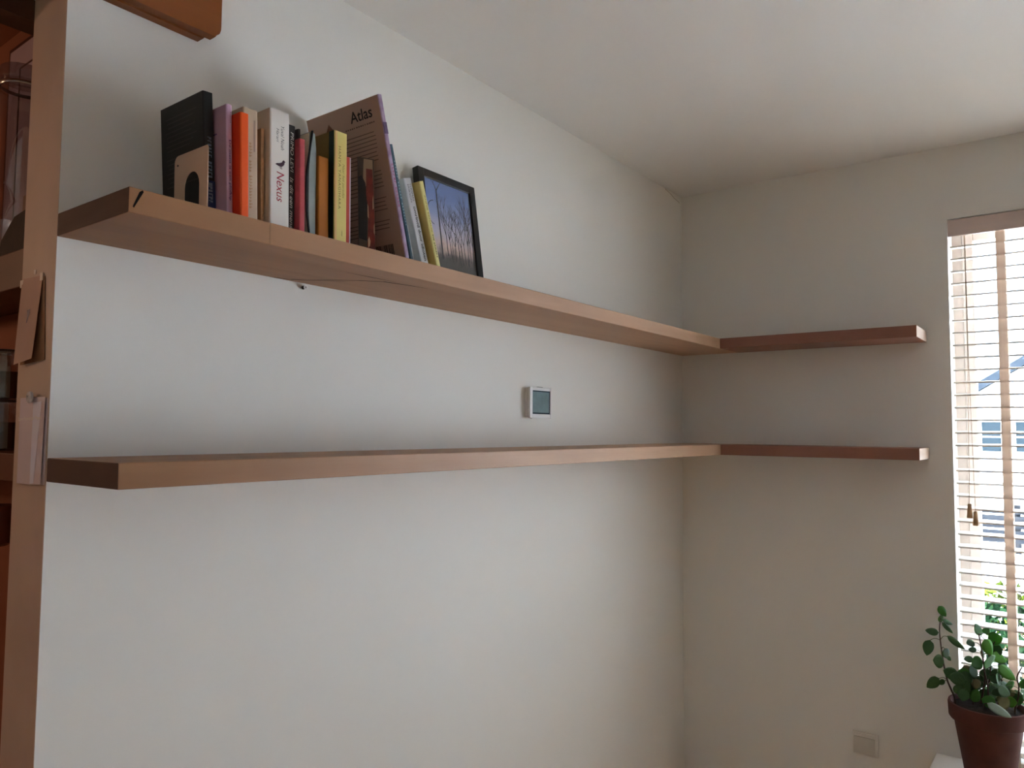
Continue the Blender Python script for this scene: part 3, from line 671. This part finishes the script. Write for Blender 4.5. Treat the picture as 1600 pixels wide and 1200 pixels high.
jar(-2.412, .515, 1.4443, 'dark-filled glass jar, lower one of the stack nearest the wall end')
jar(-2.412, .515, 1.5559, 'dark-filled glass jar, upper one of the stack nearest the wall end')
jar(-2.408, .600, 1.4443, 'dark-filled glass jar, lower one of the stack at the photo edge')
jar(-2.408, .600, 1.5559, 'dark-filled glass jar, upper one of the stack at the photo edge')
mg = thing('mug', 'reddish brown mug hanging under the lower kitchen shelf', 'mug', (-2.405, .56, 1.275))
obj('body', lathe([(.028, -.045), (.038, -.038), (.041, .0), (.041, .045), (.038, .045), (.037, .0), (.030, -.036)], 28, cap1=True), plain('brown_glaze', (92, 50, 40), rough=.2, spec=.5), mg, smooth=True)
bm = tube([(-.034, -.02, .03)]+[(-.040-.026*math.sin(a), -.022-.010*math.sin(a), .032*math.cos(a)) for a in [i*PI/8 for i in range(1, 8)]]+[(-.034, -.02, -.03)], .006, 8)
obj('handle', bm, plain('brown_glaze', (0, 0, 0)), mg, smooth='all')
obj('hook', tube([(-.03, 0, .1138), (-.03, 0, .06), (-.036, 0, .046), (-.046, 0, .044), (-.052, 0, .054)], .003, 8), plain('steel_wire', (0, 0, 0)), mg, smooth='all')

# ================================================================== VENETIAN BLIND
vb = thing('venetian_blind', 'cream wooden venetian blind with beige tapes hanging in the window', 'blind', (0, 0, 0))
slat_m = mat('slat_cream', (.88, .83, .77), .5, .3, noise=.06, scale=8, stretch=(1, .1, 1))
val_m = mat('valance_wood', (.72, .58, .53), .5, .3, noise=.10, scale=6, stretch=(1, .1, 4))
tape_m = mat('ladder_tape', (.74, .63, .54), .8, .1, noise=.10, scale=160, stretch=(1, 1, .02))
add_translucent(tape_m, (.68, .58, .50, 1), .48)
BY0, BY1 = WY0+.006, WY1-.006
obj('valance', bx(-.001, .011, WY0+.003, WY1-.002, 2.199, 2.2585, .001), val_m, vb)
obj('head_rail', bx(.0112, .068, BY0+.01, BY1-.01, 2.212, 2.255), slat_m, vb)
pitch_s = .0443; zs = 2.165; slat_me = None; xm = .040; hw = .025; ta = math.radians(5.5); k = 0
tapes = (-1.1788, -1.84, -2.50)
while zs - k*pitch_s > .43:
    z = zs - k*pitch_s
    if slat_me is None:
        bm = bmesh.new(); prof = []
        for s in range(7):
            f = s/6*2-1; prof.append((f*hw, .0010*(1-f*f)))
        pts = [(x, zz+.0026) for x, zz in prof] + [(x, zz-.0026) for x, zz in prof[::-1]]
        bm, _ = prism(pts, 'y', BY0, BY1); so_ = obj('slat', bm, slat_m, vb); slat_me = so_.data
    else: so_ = link('slat', slat_me, None, vb)
    so_.location = (xm, 0, z); so_.rotation_euler = (0, -ta, 0); k += 1
zl = zs - k*pitch_s + .012
obj('bottom_rail', bx(xm-hw, xm+hw, BY0, BY1, zl-.02, zl, .003), slat_m, vb)
for ty in tapes:
    for xx, nm in ((xm-hw*math.cos(ta)-.0030, 'front'), (xm+hw*math.cos(ta)+.0016, 'rear')):
        obj('ladder_tape', bx(xx, xx+.0012, ty-.0135, ty+.0135, zl-.02, 2.2117), tape_m, vb)
cord_m = plain('cord_tan', (176, 150, 122), rough=.8); tass_m = wood('tassel_wood', (.50, .30, .15, 1), (.40, .22, .10, 1), 'Z', .5, scale=30)
for (y0, y1, zt) in ((-1.0725, -1.067, 1.253), (-1.0745, -1.0840, 1.228)):
    c = obj('cord', tube([(.006, y0, 2.198), (.004, y0-.001, 1.75), (.0, y1, zt)], .0009, 6), cord_m, vb)
    t_ = obj('tassel', lathe([(.0045, .022), (.0055, .021), (.0095, -.024), (.0085, -.0265)][::-1], 16, cap1=True), tass_m, c, loc=(0, y1, zt-.022), smooth=True)

# ================================================================== POT PLANT
pp = thing('potted_plant', 'terracotta pot of jade plant with round green leaves on the windowsill', 'plant', (-.137, -1.117, .3803))
terra = mat('terracotta', (.115, .044, .034), .8, .2, noise=.25, scale=14, bump=.15, bscale=60)
prof = [(.066, 0), (.071, .004), (.101, .156), (.103, .158), (.112, .160), (.1165, .165), (.1185, .198), (.117, .203), (.110, .204), (.106, .200), (.104, .17)]
obj('pot', lathe([(r*.955, z*1.19) for r, z in prof], 48), terra, pp, smooth=True)
bm = lathe([(.099, .226), (.082, .232), (.05, .236), (.02, .238)], 36, cap0=False, cap1=True)
for v in bm.verts: v.co.z += random.uniform(-.004, .004)
obj('soil', bm, mat('potting_soil', (.035, .024, .018), .95, .1, noise=.4, scale=120), pp, smooth='all')
PC = Vector((-.137, -1.117, .3803))
STEMS = [[[-0.16, -1.0274, 0.585], [-0.16, -1.0274, 0.6264], [-0.16, -1.0171, 0.6551], [-0.16, -1.0067, 0.684], [-0.16, -0.9985, 0.728], [-0.16, -0.9922, 0.7789], [-0.16, -0.988, 0.841], [-0.16, -0.9929, 0.89]], [[-0.13, -1.0959, 0.585], [-0.13, -1.0959, 0.6066], [-0.13, -1.1043, 0.6594], [-0.13, -1.1107, 0.7015], [-0.13, -1.1069, 0.7621], [-0.13, -1.101, 0.8123], [-0.13, -1.0964, 0.8424]], [[-0.15, -1.1917, 0.585], [-0.15, -1.1917, 0.6277], [-0.15, -1.2011, 0.6654], [-0.15, -1.2038, 0.7015], [-0.15, -1.1994, 0.7284], [-0.15, -1.2138, 0.7629]], [[-0.12, -1.1181, 0.585], [-0.12, -1.1181, 0.6087], [-0.12, -1.1178, 0.6698], [-0.12, -1.1263, 0.7225], [-0.12, -1.1225, 0.7831], [-0.12, -1.1412, 0.8233]], [[-0.18, -1.1242, 0.585], [-0.18, -1.1242, 0.6409], [-0.18, -1.1221, 0.6964], [-0.18, -1.1145, 0.7389]], [[-0.14, -1.076, 0.585], [-0.14, -1.076, 0.6315], [-0.14, -1.0626, 0.6738], [-0.14, -1.0413, 0.6942]], [[-0.11, -1.1441, 0.585], [-0.11, -1.1441, 0.6259], [-0.11, -1.1561, 0.6853], [-0.11, -1.1469, 0.7343]]]
stem_m = mat('stem_brown', (.09, .055, .035), .8, .2, noise=.3, scale=40)
def smooth_path(pts, n=4):
    pts = [Vector(p) for p in pts]; out = []
    for i in range(len(pts)-1):
        p0, p1, p2, p3 = pts[max(i-1, 0)], pts[i], pts[i+1], pts[min(i+2, len(pts)-1)]
        for k in range(n):
            t = k/n; out.append(.5*((2*p1)+(p2-p0)*t+(2*p0-5*p1+4*p2-p3)*t*t+(3*p1-p0-3*p2+p3)*t**3))
    return out+[pts[-1]]
paths = []
for s in STEMS:
    q = smooth_path([Vector(p)-PC for p in s]); paths.append(q)
    obj('stem', tube(q, .0036, 8, None, .0017), stem_m, pp, smooth='all')
LEAVES = [[-0.16, -0.997, 0.9053, 0.0384, 0.0171, -55, 1],
[-0.16, -0.9927, 0.8816, 0.0256, 0.0128, 70, 1],
[-0.15, -1.0098, 0.8697, 0.0362, 0.0107, -25, 0],
[-0.17, -1.012, 0.8553, 0.0423, 0.0106, -48, 0],
[-0.18, -0.9682, 0.8376, 0.0362, 0.0192, 175, 0],
[-0.18, -0.9557, 0.7831, 0.0469, 0.0235, -110, 0],
[-0.14, -1.0311, 0.8043, 0.0594, 0.0149, -38, 0],
[-0.15, -1.0036, 0.7662, 0.0319, 0.0234, -75, 0],
[-0.18, -0.9848, 0.7447, 0.0339, 0.0296, 170, 0],
[-0.19, -0.9697, 0.6737, 0.0465, 0.0233, -130, 0],
[-0.16, -0.9898, 0.6722, 0.0234, 0.0127, -160, 0],
[-0.14, -1.0112, 0.7486, 0.0192, 0.0085, -50, 0],
[-0.12, -1.0938, 0.8523, 0.0358, 0.0295, 110, 1],
[-0.1, -1.1152, 0.8476, 0.0253, 0.0148, 30, 1],
[-0.1, -1.1396, 0.8269, 0.0398, 0.0293, 10, 1],
[-0.12, -1.0709, 0.8049, 0.0317, 0.0169, 180, 0],
[-0.11, -1.0748, 0.7826, 0.0318, 0.0127, 170, 0],
[-0.16, -1.1232, 0.8105, 0.0619, 0.0247, -62, 2],
[-0.12, -1.0642, 0.7518, 0.0339, 0.0148, 175, 0],
[-0.14, -1.0897, 0.7489, 0.0418, 0.0293, -170, 1],
[-0.16, -1.1255, 0.7645, 0.0494, 0.0371, -95, 1],
[-0.09, -1.1414, 0.7901, 0.0336, 0.0252, 60, 0],
[-0.1, -1.1487, 0.767, 0.0417, 0.0271, -30, 2],
[-0.18, -1.1731, 0.7445, 0.0768, 0.0242, -38, 2],
[-0.14, -1.0782, 0.72, 0.0419, 0.0314, 150, 0],
[-0.16, -1.0583, 0.7005, 0.046, 0.0272, 175, 0],
[-0.18, -1.037, 0.6993, 0.0501, 0.0292, 170, 0],
[-0.16, -1.0165, 0.7066, 0.0422, 0.0275, 160, 0],
[-0.12, -1.1467, 0.6981, 0.0456, 0.029, -60, 0],
[-0.15, -1.1345, 0.6711, 0.0535, 0.0411, -80, 0],
[-0.14, -1.1743, 0.7028, 0.0368, 0.0184, -30, 3],
[-0.15, -1.1759, 0.6739, 0.0407, 0.0204, 10, 3],
[-0.16, -1.1845, 0.6507, 0.0263, 0.0223, 0, 2],
[-0.16, -1.2164, 0.7146, 0.0322, 0.0181, 60, 1],
[-0.16, -1.2203, 0.6722, 0.0361, 0.018, -40, 1],
[-0.11, -1.1108, 0.7067, 0.0419, 0.0294, -100, 0],
[-0.12, -1.0932, 0.6831, 0.0462, 0.0252, 200, 0],
[-0.11, -1.0647, 0.6664, 0.0424, 0.0254, 190, 0],
[-0.09, -1.1578, 0.7418, 0.0334, 0.023, -70, 0],
[-0.1, -1.1026, 0.775, 0.0296, 0.0211, 100, 0],
[-0.09, -1.1236, 0.7187, 0.0379, 0.0274, -50, 0],
[-0.11, -1.1969, 0.6636, 0.0287, 0.0185, -10, 0],
[-0.12, -1.0475, 0.6655, 0.0339, 0.017, -20, 0],
[-0.11, -1.1533, 0.6442, 0.0373, 0.0249, 20, 0],
[-0.12, -1.1067, 0.6491, 0.0334, 0.023, -90, 0]]
rf = random.Random(5)
for k in range(34):
    a, q = rf.uniform(0, 2*PI), .088*rf.uniform(.1, 1)**.5
    LEAVES.append([-.137+q*math.cos(a), -1.112+q*math.sin(a), .640+rf.uniform(-.012, .085)*(1.2-q*6), rf.uniform(.026, .044), rf.uniform(.018, .028), rf.uniform(0, 360), rf.choice((0, 0, 0, 1, 3))])
def leaf_mat(name, c, tr):
    m = mat(name, c, .5, .25, noise=.2, scale=25); nt = m.node_tree; b = nt.nodes['Principled BSDF']; out = nt.nodes['Material Output']
    t = nt.nodes.new('ShaderNodeBsdfTranslucent'); t.inputs[0].default_value = (c[0]*1.5, c[1]*1.5, c[2]*.8, 1)
    mx = nt.nodes.new('ShaderNodeMixShader'); mx.inputs[0].default_value = tr
    nt.links.new(b.outputs[0], mx.inputs[1]); nt.links.new(t.outputs[0], mx.inputs[2]); nt.links.new(mx.outputs[0], out.inputs[0]); return m
leaf_ms = [leaf_mat('jade_leaf_dark', (.06, .13, .045), .25), leaf_mat('jade_leaf', (.07, .20, .045), .4), leaf_mat('jade_leaf_bright', (.11, .28, .04), .5), leaf_mat('jade_leaf_olive', (.20, .19, .09), .3)]
def leaf_mesh(m):
    """unit leaf: stalk end at x=-.5, tip at x=.5, fleshy, slightly cupped"""
    bm = bmesh.new(); n = 9; rows = []
    for i in range(n):
        s = i/(n-1); x = s-.5; w = .5*math.sin(PI*min(1, s*.94+.03)**.8)**.75 if 0 < i < n-1 else .03
        th = .07*math.sin(PI*(.08+.84*s)); cup = .10*(x*x*4-.5)
        rows.append([bm.verts.new((x, w*c, cup + .12*c*c*w + d*th)) for c, d in ((-1, 0), (-.55, .8), (0, 1), (.55, .8), (1, 0), (.5, -.8), (-.5, -.8))])
    for a, b in zip(rows, rows[1:]):
        for i in range(7): bm.faces.new((a[i], a[(i+1) % 7], b[(i+1) % 7], b[i]))
    bm.faces.new(rows[0][::-1]); bm.faces.new(rows[-1])
    return obj('leaf', bm, m, pp, smooth='all')
protos = [leaf_mesh(m) for m in leaf_ms]; used = [0]*4
vR, vU, vF = r2, u2, fwd     # the leaves mostly lie facing the room: length direction given against the vertical
rl = random.Random(11); allpts = [(p_, q) for q in paths for p_ in q[4:]]
stalks = []
for (x, y, z, l, w, ang, tone) in LEAVES:
    c = Vector((x, y, z)) - PC; a = math.radians(ang)
    ax = (vR*math.cos(a) + vU*math.sin(a) + vF*rl.uniform(-.35, .35)).normalized()
    nn = (-vF + Vector((rl.uniform(-.5, .5), rl.uniform(-.5, .5), rl.uniform(.1, .7)))); nn = (nn - ax*nn.dot(ax)).normalized(); side = nn.cross(ax)
    if not used[tone]: o = protos[tone]; used[tone] = 1
    else:
        o = protos[tone].copy(); C.objects.link(o); o.parent = pp
    m4 = Matrix((ax*l*1.1, side*w*1.5, nn*l*.8)).transposed().to_4x4(); m4.translation = c; o.matrix_local = m4
    base = c - ax*l*.5; near = min((p_ for p_, _ in allpts), key=lambda p_: (p_-base).length + max(0, p_.z-base.z)*.5)
    if (near-base).length > .004:
        stalks.append((near, base, ax))
for near, base, ax in stalks:
    midp = (near*.45+base*.55) - ax*.003 + Vector((0, 0, .004))
    obj('leaf_stalk', tube(smooth_path([near, midp, base]), .0011, 5), mat('leaf_stalk_green', (.10, .12, .05), .6), pp)
fl = leaf_mesh(leaf_mat('grey_green_leaf', (.30, .38, .32), .1)); fl['label'] = 'pale grey-green leaf drooping over the pot rim'
a0, a1 = Vector((-.240, -1.127, .655))-PC, Vector((-.258, -1.188, .632))-PC
ax = (a1-a0); nn = Vector((-.75, -.1, .65)); nn = (nn-ax.normalized()*nn.dot(ax.normalized())).normalized(); sd = nn.cross(ax.normalized())
m4 = Matrix((ax*1.05, sd*.030, nn*.055)).transposed().to_4x4(); m4.translation = (a0+a1)/2; fl.matrix_local = m4
obj('leaf_stalk', tube(smooth_path([Vector((-.18, -1.11, .606))-PC, Vector((-.22, -1.115, .645))-PC, a0]), .0016, 6), stem_m, pp)
me = leaf_mesh(plain('dried_leaf_brown', (120, 84, 70), rough=.8)); me.parent = None; me.name = 'dried_leaf'
tag(me, 'small dry brown leaf lying on the sill left of the pot', 'leaf')
me.matrix_world = Matrix.Translation((-.205, -.987, .3845)) @ Matrix.Rotation(.9, 4, 'Z') @ Matrix.Diagonal((.05, .02, .03, 1))
